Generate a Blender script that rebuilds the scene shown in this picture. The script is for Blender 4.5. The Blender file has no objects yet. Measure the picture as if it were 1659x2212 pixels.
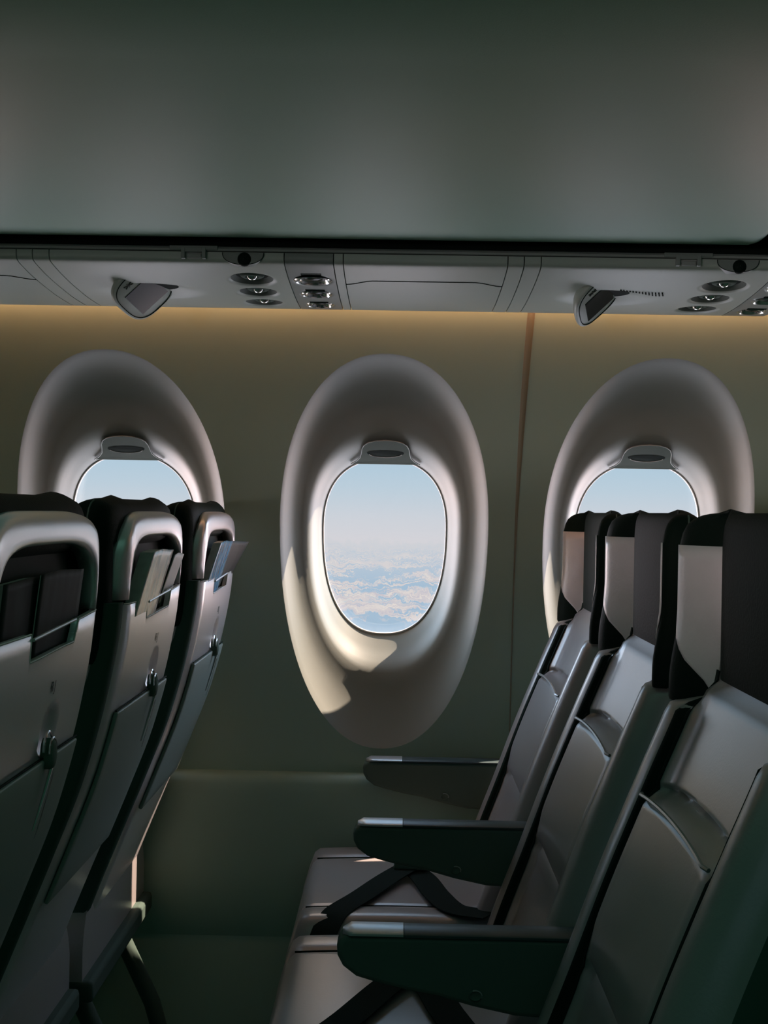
import bpy, bmesh, math, random
from mathutils import Vector, Matrix
random.seed(7)
C = bpy.context.scene.collection
SC = bpy.context.scene
PI = math.pi

# ------------------------------------------------------------------ helpers
def interp(tab, t):
    """smooth (monotone cubic) interpolation in a table of (t, value)"""
    if t <= tab[0][0]: return tab[0][1]
    if t >= tab[-1][0]: return tab[-1][1]
    for i in range(len(tab) - 1):
        if tab[i][0] <= t <= tab[i + 1][0]:
            def sl(k):
                if k <= 0: return (tab[1][1] - tab[0][1]) / (tab[1][0] - tab[0][0])
                if k >= len(tab) - 1: return (tab[-1][1] - tab[-2][1]) / (tab[-1][0] - tab[-2][0])
                a = (tab[k][1] - tab[k-1][1]) / (tab[k][0] - tab[k-1][0])
                b = (tab[k+1][1] - tab[k][1]) / (tab[k+1][0] - tab[k][0])
                return 0 if a * b <= 0 else 2 * a * b / (a + b)
            h = tab[i+1][0] - tab[i][0]; u = (t - tab[i][0]) / h
            m0, m1 = sl(i) * h, sl(i+1) * h
            return ((2*u**3 - 3*u*u + 1) * tab[i][1] + (u**3 - 2*u*u + u) * m0
                    + (-2*u**3 + 3*u*u) * tab[i+1][1] + (u**3 - u*u) * m1)

def sst(a, b, x):
    t = min(1, max(0, (x - a) / (b - a))); return t * t * (3 - 2 * t)

def smooth(me, ang=40):
    for p in me.polygons: p.use_smooth = True
    try: me.set_sharp_from_angle(angle=math.radians(ang))
    except Exception: pass

class MB:
    def __init__(s): s.v = []; s.f = []
    def grid(s, rows, close_u=False, close_v=False):
        """rows: list of lists of points"""
        n, m, b = len(rows), len(rows[0]), len(s.v)
        for r in rows: s.v += [tuple(p) for p in r]
        for i in range(n if close_v else n - 1):
            for j in range(m if close_u else m - 1):
                i2, j2 = (i + 1) % n, (j + 1) % m
                s.f.append((b + i*m + j, b + i*m + j2, b + i2*m + j2, b + i2*m + j))
        return s
    def cap(s, ring, rev=False):
        b = len(s.v); s.v += [tuple(p) for p in ring]
        idx = list(range(b, b + len(ring)))
        s.f.append(tuple(reversed(idx)) if rev else tuple(idx)); return s
    def tube(s, path, r, n=8, cap=True, flat=1.0):
        path = [Vector(p) for p in path]; rows = []
        up = Vector((0.01, 0.02, 1))
        for i, p in enumerate(path):
            t = (path[min(i+1, len(path)-1)] - path[max(i-1, 0)]).normalized()
            a = t.cross(up)
            if a.length < 1e-3: a = t.cross(Vector((1, 0, 0)))
            a.normalize(); b = t.cross(a).normalized()
            rr = r(i / (len(path)-1)) if callable(r) else r
            rows.append([p + a * rr * math.cos(2*PI*k/n) + b * rr * flat * math.sin(2*PI*k/n) for k in range(n)])
        s.grid(rows, close_u=True)
        if cap: s.cap(rows[0], True); s.cap(rows[-1])
        return s
    def box(s, x0, x1, y0, y1, z0, z1):
        b = len(s.v)
        s.v += [(x, y, z) for z in (z0, z1) for x, y in ((x0, y0), (x1, y0), (x1, y1), (x0, y1))]
        for q in ((3,2,1,0), (4,5,6,7), (0,1,5,4), (1,2,6,5), (2,3,7,6), (3,0,4,7)): s.f.append(tuple(b + k for k in q))
        return s
    def prism(s, pts, fa, fb):
        """outline pts -> two rings by fa, fb"""
        A = [fa(p) for p in pts]; B = [fb(p) for p in pts]
        s.grid([A, B], close_u=True); s.cap(A, True); s.cap(B); return s
    def build(s, name, mat, parent=None, bevel=0, sub=0, solid=0, ang=40, segs=2, offset=-1):
        me = bpy.data.meshes.new(name)
        me.from_pydata(s.v, [], s.f); me.update()
        bm = bmesh.new(); bm.from_mesh(me)
        bmesh.ops.remove_doubles(bm, verts=bm.verts, dist=1e-6)
        bmesh.ops.recalc_face_normals(bm, faces=bm.faces)
        bm.to_mesh(me); bm.free()
        o = bpy.data.objects.new(name, me); C.objects.link(o)
        me.materials.append(mat)
        if parent: o.parent = parent
        if solid:
            m = o.modifiers.new('t', 'SOLIDIFY'); m.thickness = solid; m.offset = offset
        if bevel:
            m = o.modifiers.new('b', 'BEVEL'); m.width = bevel; m.segments = segs; m.limit_method = 'ANGLE'; m.angle_limit = math.radians(35)
        if sub:
            m = o.modifiers.new('s', 'SUBSURF'); m.levels = sub; m.render_levels = sub
        smooth(me, ang)
        return o

def tag(o, label=None, cat=None, group=None, kind=None):
    if label: o['label'] = label
    if cat: o['category'] = cat
    if group: o['group'] = group
    if kind: o['kind'] = kind
    return o
def thing(name, loc=(0, 0, 0), **k):
    o = bpy.data.objects.new(name, None); C.objects.link(o); o.location = loc
    o.empty_display_size = .05
    return tag(o, **k)
def copy_tree(o, parent=None):
    c = o.copy(); C.objects.link(c)
    if parent: c.parent = parent
    for ch in list(o.children): copy_tree(ch, c)
    return c

# ------------------------------------------------------------------ materials
def mat(name, col, rough=.5, metal=0., spec=.5, bump=0., bscale=200., var=0., vscale=5., coat=0., sheen=0.):
    m = bpy.data.materials.new(name); m.use_nodes = True
    nt = m.node_tree; b = nt.nodes['Principled BSDF']
    b.inputs['Base Color'].default_value = (*col, 1); b.inputs['Roughness'].default_value = rough
    b.inputs['Metallic'].default_value = metal
    b.inputs['Specular IOR Level'].default_value = spec
    if coat: b.inputs['Coat Weight'].default_value = coat; b.inputs['Coat Roughness'].default_value = .28; b.inputs['Coat IOR'].default_value = 1.7
    if sheen: b.inputs['Sheen Weight'].default_value = sheen
    tc = nt.nodes.new('ShaderNodeTexCoord')
    if var:
        n = nt.nodes.new('ShaderNodeTexNoise'); n.inputs['Scale'].default_value = vscale; n.inputs['Detail'].default_value = 5
        nt.links.new(tc.outputs['Object'], n.inputs['Vector'])
        mx = nt.nodes.new('ShaderNodeMix'); mx.data_type = 'RGBA'
        mx.inputs['A'].default_value = (*[c * (1 - var) for c in col], 1)
        mx.inputs['B'].default_value = (*[min(1, c * (1 + var)) for c in col], 1)
        nt.links.new(n.outputs['Fac'], mx.inputs['Factor']); nt.links.new(mx.outputs['Result'], b.inputs['Base Color'])
    if bump:
        n = nt.nodes.new('ShaderNodeTexNoise'); n.inputs['Scale'].default_value = bscale; n.inputs['Detail'].default_value = 3
        nt.links.new(tc.outputs['Object'], n.inputs['Vector'])
        bp = nt.nodes.new('ShaderNodeBump'); bp.inputs['Strength'].default_value = bump; bp.inputs['Distance'].default_value = .002
        nt.links.new(n.outputs['Fac'], bp.inputs['Height']); nt.links.new(bp.outputs['Normal'], b.inputs['Normal'])
    return m

M = dict(
    wall   = mat('sidewall_plastic', (.31, .455, .385), .55, bump=.05, bscale=600, var=.03),
    reveal = mat('reveal_plastic', (.215, .235, .212), .5, bump=.04, bscale=600),
    bin    = mat('bin_plastic', (.315, .53, .42), .5, bump=.05, bscale=500, var=.03),
    psu    = mat('service_panel_plastic', (.46, .53, .475), .45, bump=.05, bscale=500),
    psugrey= mat('service_panel_grey', (.26, .30, .28), .4),
    rail   = mat('rail_plastic', (.34, .37, .35), .45),
    dark   = mat('dark_rubber', (.010, .018, .014), .7, spec=.06),
    shell  = mat('seat_shell_plastic', (.88, .83, .86), .32, metal=.45, bump=.05, bscale=400, var=.03, vscale=9, coat=1),
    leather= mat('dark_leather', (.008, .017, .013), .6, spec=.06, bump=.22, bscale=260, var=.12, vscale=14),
    panel  = mat('grey_leather', (.33, .30, .295), .36, bump=.10, bscale=300, var=.06, vscale=12, coat=.7),
    black  = mat('black_plastic', (.11, .155, .13), .75, spec=.12),
    pocket = mat('pocket_lining', (.03, .036, .032), .8),
    chrome = mat('polished_metal', (.75, .77, .78), .16, metal=1),
    alu    = mat('satin_metal', (.60, .62, .63), .38, metal=.7),
    belt   = mat('belt_webbing', (.012, .020, .017), .9, spec=.1, bump=.3, bscale=900),
    carpet = mat('carpet', (.26, .40, .32), .95, bump=.5, bscale=500, var=.3, vscale=60),
    frame  = mat('seat_frame_metal', (.04, .07, .055), .8),
    seal   = mat('window_seal', (.72, .70, .68), .5),
    shade  = mat('shade_plastic', (.075, .10, .082), .6, spec=.15),
    page   = mat('paper_pages', (.55, .54, .50), .7, var=.3, vscale=90),
    screen = mat('blank_screen', (.012, .024, .021), .25, spec=.08),
    tunnel = mat('window_frame_paint', (.66, .65, .63), .6),
    ink    = mat('dark_ink', (.02, .03, .025), .6),
)
M['bowl'] = mat('bowl_shading', (.13, .16, .14), .6, spec=.2)  # dark tone puts the shade of the nozzle bowls into the colour
M['tray'] = mat('tray_plastic', (.30, .35, .32), .45, spec=.3)
M['skirt'] = mat('side_skirt_vinyl', (.045, .085, .066), .7, spec=.15, bump=.1, bscale=300)
M['wing'] = mat('lit_wing_leather', (.86, .82, .84), .38, bump=.22, bscale=220, var=.14, vscale=16, coat=.5)  # pale tone stands for the light falling on the headrest wings
def glass_mat():
    m = bpy.data.materials.new('clear_pane'); m.use_nodes = True; nt = m.node_tree
    nt.nodes.remove(nt.nodes['Principled BSDF'])
    out = nt.nodes['Material Output']
    t = nt.nodes.new('ShaderNodeBsdfTransparent'); t.inputs[0].default_value = (.97, .985, .98, 1)
    g = nt.nodes.new('ShaderNodeBsdfGlossy'); g.inputs['Roughness'].default_value = .02
    mx = nt.nodes.new('ShaderNodeMixShader'); mx.inputs[0].default_value = .03
    nt.links.new(t.outputs[0], mx.inputs[1]); nt.links.new(g.outputs[0], mx.inputs[2]); nt.links.new(mx.outputs[0], out.inputs[0])
    return m
M['glass'] = glass_mat()
def cover_mat(name, stops, rough=.25, scale=30, seed=0.):
    """printed magazine cover: soft coloured blocks"""
    m = bpy.data.materials.new(name); m.use_nodes = True; nt = m.node_tree; b = nt.nodes['Principled BSDF']
    b.inputs['Roughness'].default_value = rough; b.inputs['Coat Weight'].default_value = .4 if rough < .5 else 0
    if rough > .5: b.inputs['Specular IOR Level'].default_value = .15
    tc = nt.nodes.new('ShaderNodeTexCoord'); mp = nt.nodes.new('ShaderNodeMapping')
    mp.inputs['Location'].default_value = (seed, seed * 2, 0); mp.inputs['Scale'].default_value = (1, 1.6, .5)
    n = nt.nodes.new('ShaderNodeTexNoise'); n.inputs['Scale'].default_value = scale; n.inputs['Detail'].default_value = 2
    r = nt.nodes.new('ShaderNodeValToRGB')
    while len(r.color_ramp.elements) < len(stops): r.color_ramp.elements.new(.5)
    for e, (p, c) in zip(r.color_ramp.elements, stops): e.position = p; e.color = (*c, 1)
    nt.links.new(tc.outputs['Object'], mp.inputs[0]); nt.links.new(mp.outputs[0], n.inputs['Vector'])
    nt.links.new(n.outputs['Fac'], r.inputs[0]); nt.links.new(r.outputs[0], b.inputs['Base Color'])
    return m
M['cover_pink'] = cover_mat('cover_pale', [(.35, (.25, .33, .36)), (.47, (.75, .68, .65)), (.56, (.88, .72, .66)), (.66, (.45, .52, .55))])
M['cover_blue'] = cover_mat('cover_blue', [(.35, (.04, .24, .50)), (.50, (.08, .38, .70)), (.60, (.30, .58, .80)), (.70, (.06, .30, .56))])
M['cover_dark'] = cover_mat('cover_dark', [(.35, (.006, .012, .010)), (.5, (.010, .018, .015)), (.7, (.018, .028, .025))], rough=.6)

# ------------------------------------------------------------------ sidewall and windows
WY = [(0.0, 2.36), (.25, 2.43), (.45, 2.455), (.6, 2.455), (.8, 2.445), (1.0, 2.42), (1.14, 2.39), (1.3, 2.325), (1.4, 2.265), (1.5, 2.19), (1.6, 2.09), (1.75, 1.9)]
def wallY(z): return interp(WY, z)
SPC, XW0, ZC = .535, -.033, 1.10
Z0, Z1 = .60, 1.60
def oval(th, hw, up, dn, n=2.15, nd=None):
    c, s_ = math.cos(th), math.sin(th)
    e = 2.0 / (n if s_ >= 0 else (nd or n))
    return (hw * math.copysign(abs(c) ** e, c), (up if s_ >= 0 else dn) * math.copysign(abs(s_) ** e, s_))
NT = 120
TH = [2 * PI * i / NT + PI / NT for i in range(NT)]
OUT = (.212, .34, .452)
def wall_cells(xs, mir=False):
    mb = MB()
    def Y(z): y = wallY(z); return 1.30 - y if mir else y
    for xc in xs:
        rows = [[] for _ in range(7)]
        # rectangle boundary points, in the order of the oval's points (by direction)
        for th in TH:
            ox, oz = oval(th, *OUT)
            d = Vector((ox, oz)); hx = SPC / 2
            k = min(hx / abs(d.x) if abs(d.x) > 1e-6 else 9, ((Z1 - ZC) if d.y > 0 else (ZC - Z0)) / abs(d.y) if abs(d.y) > 1e-6 else 9)
            bx, bz = d.x * k, d.y * k
            for i in range(7):
                t = i / 6
                z = ZC + oz + (bz - oz) * t
                rows[i].append((xc + ox + (bx - ox) * t, Y(z), z))
        mb.grid(rows, close_u=True)
        # the four corner triangles the ray pattern cuts off
        b = rows[-1]
        for i in range(NT):
            p, q = b[i], b[(i + 1) % NT]
            if abs(p[0] - q[0]) > 1e-4 and abs(p[2] - q[2]) > 1e-4:
                cx = xc + math.copysign(SPC / 2, p[0] - xc); cz = Z1 if p[2] > ZC else Z0
                mb.cap([p, q, (cx, Y(cz), cz)])
    # plain wall beyond the last window, and lower/upper bands
    xa, xb = min(xs) - SPC / 2, max(xs) + SPC / 2
    for a, b_ in ((-4.0, xa), (xb, 4.0)):
        mb.grid([[(a, Y(z), z), (b_, Y(z), z)] for z in [Z0 + (Z1 - Z0) * k / 24 for k in range(25)]])
    mb.grid([[(-4.0, Y(z), z), (4.0, Y(z), z)] for z in [Z0 * k / 10 for k in range(11)]])
    mb.grid([[(-4.0, Y(z), z), (4.0, Y(z), z)] for z in [Z1 + .6 * k / 8 for k in range(9)]])
    return mb
NW = [-2, -1, 0, 1, 2]
XS = [XW0 + SPC * k for k in NW]
tag(wall_cells(XS).build('wall_right', M['wall']), kind='structure')
XL = [XW0 + SPC * k for k in range(-3, 0)]
tag(wall_cells(XL, True).build('wall_left', M['wall']), kind='structure')

RINGS = [(.212, .340, .452, .000, 2.15), (.2095, .337, .447, .003, 2.15), (.2055, .332, .435, .011, 2.15), (.2, .324, .412, .023, 2.15), (.193, .311, .383, .036, 2.15),
         (.184, .292, .353, .047, 2.15), (.172, .256, .326, .054, 2.15), (.162, .210, .303, .059, 2.2), (.156, .194, .291, .065, 2.3), (.151, .182, .279, .074, 2.35),
         (.147, .172, .267, .085, 2.4), (.141, .162, .251, .098, 2.4), (.135, .154, .235, .109, 2.4), (.132, .151, .224, .117, 2.4)]
def window(xc, mir=False):
    def P3(x, z, d): return (x, (1.30 - (wallY(ZC + z) + d)) if mir else wallY(ZC + z) + d, ZC + z)
    root = thing('window', (xc, 0, 0), kind='structure')
    rows = [[P3(*oval(th, hw, up, dn, n), d) for th in TH] for hw, up, dn, d, n in RINGS]
    mb = MB(); mb.grid(rows, close_u=True); mb.build('window_reveal', M['reveal'], root, ang=80)
    mb = MB()   # raised seal ring round the pane
    rr = [(.1325, .1515, .2245, .1165), (.1315, .1505, .2235, .1145), (.1298, .149, .2215, .1145), (.129, .148, .2205, .117), (.1295, .1485, .221, .122)]
    mb.grid([[P3(*oval(th, a, b, c, 2.4), d) for th in TH] for a, b, c, d in rr], close_u=True)
    mb.build('pane_seal', M['seal'], root, ang=80)
    for nm, a, b, c, d in (('inner_pane', .131, .150, .223, .120), ('outer_pane', .146, .172, .236, .158)):
        mb = MB()
        rings = [[P3(*[q * f for q in oval(th, a, b, c, 2.4)], d) for th in TH] for f in (1, .66, .33, .02)]
        mb.grid(rings, close_u=True); mb.cap(rings[-1]); mb.build(nm, M['glass'], root)
    mb = MB()   # tunnel through the fuselage frame to the outer skin
    tr = [(.132, .151, .224, .117), (.142, .162, .235, .123), (.148, .170, .240, .140), (.148, .170, .240, .160), (.30, .40, .50, .164)]
    mb.grid([[P3(*oval(th, a, b, c, 2.4), d) for th in TH] for a, b, c, d in tr], close_u=True)
    mb.build('outer_frame', M['tunnel'], root, ang=60)
    if not mir:
        # the raised shade: only its lower lip and finger tab show
        pts = [(-.0715, -.0), (-.060, .006), (-.0525, .0125), (-.0500, .020), (-.0485, .029), (-.044, .0365), (-.035, .0415), (-.020, .0448), (0, .0460), (.020, .0448), (.035, .0415),
               (.044, .0365), (.0485, .029), (.0500, .020), (.0525, .0125), (.060, .006), (.0715, .0)]
        zb = 1.239 - ZC
        def fs(dd): return lambda p: P3(p[0], zb + p[1], dd - p[1] * .85)
        sh = MB(); sh.prism(pts, fs(.100), fs(.106)); so = sh.build('shade', M['shade'], root, bevel=.0008)
        tube = MB(); tube.tube([Vector(fs(.0995)(p)) for p in pts], .0011, 6); tube.build('shade_edge', M['rail'], so)
        lens = [(.038 * math.cos(a), .0215 + (.0052 if math.sin(a) > 0 else .0066) * math.sin(a) ) for a in [2 * PI * k / 32 for k in range(32)]]
        g = MB(); g.prism(lens, fs(.0992), fs(.1000)); g.build('shade_grip', M['dark'], so)
        l2 = MB(); l2.tube([Vector(fs(.0990)((.034 * math.cos(a), .0205 + .0068 * math.sin(a)))) for a in [PI + PI * (k + 1) / 18 for k in range(17)]], .0008, 6)
        l2.build('grip_rim', M['seal'], so)
        # slot cover behind the shade: plate that closes the reveal's top above the pane
    return root
for i, xc in enumerate(XS):
    w = window(xc); w.name = 'window_%d' % (i + 1)
XL = [XW0 + SPC * k for k in range(-3, 0)]
for i, xc in enumerate(XL):
    w = window(xc, True); w.name = 'window_%d' % (i + 6)

# seam strip between two sidewall panels, tapering downwards
mb = MB(); xs_ = XW0 + SPC / 2
for sx in (0,):
    rows = []
    for k in range(40):
        z = .62 + (1.56 - .62) * k / 39; w = .0011 + .0055 * sst(.95, 1.5, z)
        rows.append([(xs_ - w, wallY(z) - .0008, z), (xs_ + w, wallY(z) - .0008, z)])
    mb.grid(rows)
tag(mb.build('trim_1', mat('seam_strip', (.22, .23, .17), .6), solid=.001), kind='structure')
mb = MB()
for s_ in (1, -1):
    pth = [(xs_ + s_ * (.0011 + .0055 * sst(.95, 1.5, z)), wallY(z) - .0012, z) for z in [.62 + .94 * k / 39 for k in range(40)]]
    mb.tube(pth, .0006 if s_ > 0 else .0004, 5)
tag(mb.build('trim_2', M['rail']), kind='structure')

# lower sidewall ledge
mb = MB(); prof = [(.005, .597), (-.010, .5965), (-.020, .594), (-.027, .588), (-.031, .578), (-.033, .56), (-.034, .52), (-.036, .46), (-.040, .40), (-.02, .30), (.0, .26)]
rows = []
for a in [-2.5, -1.5, -.7, -.3, .0, .12, .17, .20, .225, .25, .28]:
    q = sst(.14, .28, a)
    rows.append([(a, wallY(z) + dy * (1 - q) + .002 * q, z - .022 * q * (z > .55)) for dy, z in prof])
mb.grid(rows)
tag(mb.build('trim_3', M['wall'], ang=80), kind='structure')

# cabin shell
def plate(name, m, x0, x1, y0, y1, z0, z1):
    mb = MB(); mb.box(x0, x1, y0, y1, z0, z1); return tag(mb.build(name, m), kind='structure')
plate('floor', M['carpet'], -4, 4, -1.2, 2.5, -.05, 0)
plate('ceiling', M['bin'], -4, 4, -1.2, 2.5, 2.15, 2.2)
plate('wall_front', M['bin'], -4.05, -4, -1.25, 2.55, 0, 2.2)
plate('wall_rear', M['bin'], 4, 4.05, -1.25, 2.55, 0, 2.2)

# ------------------------------------------------------------------ overhead: bins, rail, service panels
BIN = [(1.86, 1.585), (1.815, 1.572), (1.803, 1.563), (1.799, 1.557), (1.792, 1.5535), (1.78, 1.5525), (1.72, 1.555), (1.6, 1.560), (1.4, 1.572), (1.2, 1.597), (1.1, 1.617), (1.0, 1.65),
       (.95, 1.68), (.93, 1.74), (.95, 1.85), (1.0, 1.95), (1.1, 2.05), (1.3, 2.12), (1.86, 2.12)]
def bin_(x0, x1, label):
    mb = MB(); rows = []
    r = .022
    for x, k in ((x0, r), (x0 + .004, .012), (x0 + .010, .005), (x0 + r, 0), (x1 - r, 0), (x1 - .010, .005), (x1 - .004, .012), (x1, r)):
        cy, cz = 1.4, 1.85
        ring = []
        for y, z in BIN:
            d = Vector((y - cy, z - cz)); L = d.length
            d = d * ((L - k) / L); ring.append((x, cy + d.x, cz + d.y))
        rows.append(ring)
    mb.grid(rows, close_u=True); mb.cap(rows[0], True); mb.cap(rows[-1])
    o = mb.build('overhead_bin', M['bin'], ang=50)
    return tag(o, label, 'overhead bin', 'overhead bins')
bin_(-1.05, .540, 'long smooth grey-green overhead bin above the window seats, filling the top of the view')
bin_(.548, 2.1, 'overhead bin just entering the frame at the right edge beside the long bin')

def rail(x0, x1):
    root = thing('bin_rail', (0, 0, 0), label='slim grey rail with dark channel running under the overhead bins above the service panels', cat='rail')
    mb = MB(); pf = [(1.835, 1.5455), (1.818, 1.5450), (1.812, 1.5435), (1.8095, 1.540), (1.811, 1.5370), (1.835, 1.5365)]
    mb.grid([[(x, y, z) for y, z in pf] for x in (x0, x1)], close_u=True); mb.build('rail_bead', M['rail'], root, ang=60)
    mb = MB(); mb.box(x0, x1, 1.862, 1.88, 1.5385, 1.60); mb.build('rail_channel', M['dark'], root)
    return root
rr = rail(-2.5, 2.5)

PSU = [(1.8130, 1.5355), (1.8128, 1.5290), (1.8135, 1.5245), (1.818, 1.5205), (1.830, 1.5175), (1.850, 1.5148), (1.884, 1.5110), (1.960, 1.5060), (2.054, 1.5030), (2.110, 1.5035), (2.138, 1.5050)]
def psu_pt(s):                              # s: 0..1 by arc position
    L = [0]
    for a, b in zip(PSU, PSU[1:]): L.append(L[-1] + math.hypot(b[0] - a[0], b[1] - a[1]))
    d = s * L[-1]
    return interp(list(zip(L, [p[0] for p in PSU])), d), interp(list(zip(L, [p[1] for p in PSU])), d)
PST = [psu_pt(k / 110) for k in range(111)]
PZ = sorted([(y, z) for y, z in PST if y > 1.8155])
def psuZ(y): return interp(PZ, y)
def bowl(dx, dy, r, depth):
    q = math.hypot(dx, dy) / r
    return depth * (1 - sst(.35, 1.0, q)) if q < 1 else 0
def panel_mesh(x0, x1, field=None, step=.003, name='panel', m=None, parent=None, gap=.0008):
    x0 += gap; x1 -= gap
    n = max(2, int((x1 - x0) / (step if field else .05)))
    mb = MB(); rows = []
    for i in range(n + 1):
        x = x0 + (x1 - x0) * i / n
        rows.append([(x, y, z + (field(x, y) if field and y > 1.816 else 0)) for y, z in PST])
    # returns at both side edges so gaps read as dark seams
    first = [(p[0], p[1] + (.006 if p[1] < 1.82 else 0), p[2] + .008) for p in rows[0]]
    last = [(p[0], p[1] + (.006 if p[1] < 1.82 else 0), p[2] + .008) for p in rows[-1]]
    rows = [first] + rows + [last]
    mb.grid(rows)
    # outboard return
    mb.grid([[(x0, 2.138, 1.505), (x1, 2.138, 1.505)], [(x0, 2.1385, 1.512), (x1, 2.1385, 1.512)], [(x0, 2.12, 1.53), (x1, 2.12, 1.53)]])
    return mb.build(name, m or M['psu'], parent, ang=35)

backing = MB(); backing.grid([[(x, y + (.008 if y < 1.82 else 0), z + .009) for y, z in PST[::4] + [PST[-1]]] for x in (-2.5, 2.5)])
backing.grid([[(x, 2.11, 1.513), (x, 2.11, 1.60), (x, 1.84, 1.62)] for x in (-2.5, 2.5)])
tag(backing.build('trim_4', M['dark']), kind='structure')

NOZ = [(1.900, .037), (1.985, .034), (2.072, .035)]
LEN = [(1.900, .031), (1.990, .027), (2.082, .025)]
def disp_frame(xp):
    d1 = Vector((-.042, 0, -.040)).normalized()
    d2 = Vector((.028, .063, -.003)); d2 = (d2 - d1 * d2.dot(d1)).normalized()
    n = d1.cross(d2).normalized()
    if n.z > 0: n = -n
    c = Vector((xp, 1.975, 1.4985))
    return c, d1, d2, n
def service_panel(x0, x1, label, speaker=False):
    xn, xp = x0 + .303, x0 + .1165
    root = thing('service_panel', (0, 0, 0), label=label, cat='service panel', group='passenger service panels')
    def field(x, y):
        h = 0
        for yy, r in NOZ: h = max(h, bowl(x - xn, y - yy, r * 1.12, .017))
        # long shallow recess holding the sign pod
        dx = x - xp; sc = .105 if dx > 0 else .075
        h = max(h, .012 * (1 - sst(.25, 1, math.hypot(dx / sc, (y - 1.985) / .062))))
        return h
    panel_mesh(x0, x1, field, name='panel_face', parent=root)
    for yy, r in NOZ:
        z = psuZ(yy)
        a = MB(); a.grid([[(xn + r * q_ * math.cos(t), yy + r * q_ * math.sin(t), psuZ(yy + r * q_ * math.sin(t)) + field(xn + r * q_ * math.cos(t), yy + r * q_ * math.sin(t)) - .0007) for t in [2 * PI * k / 40 for k in range(40)]] for q_ in (.55, .62, .7, .78, .86, .92)], close_u=True)
        a.build('nozzle_shading', M['bowl'], root)  # dark ring over the panel plastic, painted shade inside the recess
        # ball-shaped air nozzle: ring, body and centre knob
        a = MB(); rows = []
        for rr_, zz in ((.021, .016), (.0205, .010), (.0185, .006), (.0150, .004), (.0115, .005), (.010, .009)):
            rows.append([(xn + rr_ * math.cos(t), yy + rr_ * math.sin(t), z + zz) for t in [2 * PI * k / 28 for k in range(28)]])
        a.grid(rows, close_u=True); nz = a.build('air_nozzle', M['black'], root, ang=60)
        a = MB(); rows = [[(xn + rr_ * math.cos(t), yy + rr_ * math.sin(t), z + zz) for t in [2 * PI * k / 20 for k in range(20)]] for rr_, zz in ((.010, .010), (.0075, .003), (.004, .0005), (.0005, 0))]
        a.grid(rows, close_u=True); a.build('nozzle_knob', M['chrome'], nz, ang=60)
    # sign pod
    c, d1, d2, n = disp_frame(xp)
    def pt(a, b, k): return c + d1 * a + d2 * b + n * k
    def ring(sa, sb, k, off=(0, 0)): 
        out = []
        for t in [2 * PI * i / 64 for i in range(64)]:
            x, y = math.cos(t), math.sin(t); e = 2 / 3.0
            out.append(pt(off[0] + sa * math.copysign(abs(x) ** e, x), off[1] + sb * math.copysign(abs(y) ** e, y), k))
        return out
    a = MB(); O_ = (0, -.008); rings = [ring(.022, .034, -.030, O_), ring(.038, .055, -.020, O_), ring(.047, .065, -.010, O_), ring(.049, .0675, -.005, O_), ring(.048, .0665, -.001, O_), ring(.0465, .065, .0, O_)]
    a.grid(rings, close_u=True); a.cap(rings[-1]); pod = a.build('sign_pod', M['psu'], root, ang=50)
    a = MB(); r1 = ring(.0435, .0615, .0006, O_); a.tube(r1 + [r1[0]], .0007, 6); a.build('pod_seam', M['dark'], pod)
    a = MB(); q = [(-.029, -.0345), (.029, -.0345), (.029, .0345), (-.029, .0345)]
    a.prism(q, lambda p: pt(p[0], p[1], -.001), lambda p: pt(p[0], p[1], .0012)); a.build('sign_screen', M['screen'], pod)
    # crossed-out symbol and small figure printed left of the screen
    a = MB()
    for k, (u0, v0, u1, v1) in enumerate([(-.006, -.050, .008, -.043), (-.007, -.042, .009, -.050), (.001, -.052, .001, -.041), (-.017, -.049, -.011, -.045), (-.011, -.045, -.014, -.039), (-.014, -.039, -.020, -.041), (-.020, -.041, -.017, -.046)]):
        a.tube([pt(u0 + .010, v0 - .006, .0008), pt(u1 + .010, v1 - .006, .0008)], .0008 if k < 3 else .0005, 5)
    a.build('sign_symbol', M['ink'], pod)
    if speaker:
        a = MB()
        for k in range(14):
            xx = x0 + .142 + k * .0054; y0_ = 1.926 + .0012 * k - .00012 * (k - 6) ** 2; ln = .020 + .0075 * math.sin(PI * (k + 1) / 15)
            rows = []
            for j in range(6):
                y = y0_ + ln * j / 5; h = psuZ(y) + field(xx, y) - .0006
                rows.append([(xx - .0011 + .006 * j / 5, y, h), (xx + .0011 + .006 * j / 5, y, h)])
            a.grid(rows)
        a.build('speaker_slots', M['dark'], root, solid=.0008)
    # small dark sensor window on the front lip with a round knob
    a = MB(); hp = [(.032 * math.cos(t), -.0185 * math.sin(t) ** .8) for t in [PI * k / 24 for k in range(25)]]
    a.prism(hp, lambda p: (xn - .003 + p[0], 1.8105, 1.5345 + p[1]), lambda p: (xn - .003 + p[0], 1.830, 1.5345 + p[1])); sw = a.build('sensor_window', M['psugrey'], root, bevel=.0006)
    a = MB(); e = [(xn - .003 + .0318 * math.cos(t), 1.8102, 1.5345 - .0183 * math.sin(t) ** .8) for t in [PI * k / 24 for k in range(25)]]; a.tube(e, .0006, 5); a.build('sensor_rim', M['dark'], sw)
    a = MB(); rows = [[(xn - .001 + r_ * math.cos(t), 1.811 - d, 1.5245 + r_ * math.sin(t)) for t in [2 * PI * k / 20 for k in range(20)]] for r_, d in ((.0105, -.004), (.0105, .001), (.0085, .004), (.004, .0055), (.0003, .006))]
    a.grid(rows, close_u=True); a.build('sensor_knob', M['leather'], sw, ang=60)
    # hinge bracket hanging from the rail
    xh = x0 + .227
    a = MB(); a.box(xh - .022, xh - .016, 1.806, 1.82, 1.524, 1.541); a.box(xh + .010, xh + .016, 1.806, 1.82, 1.524, 1.541)
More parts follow.
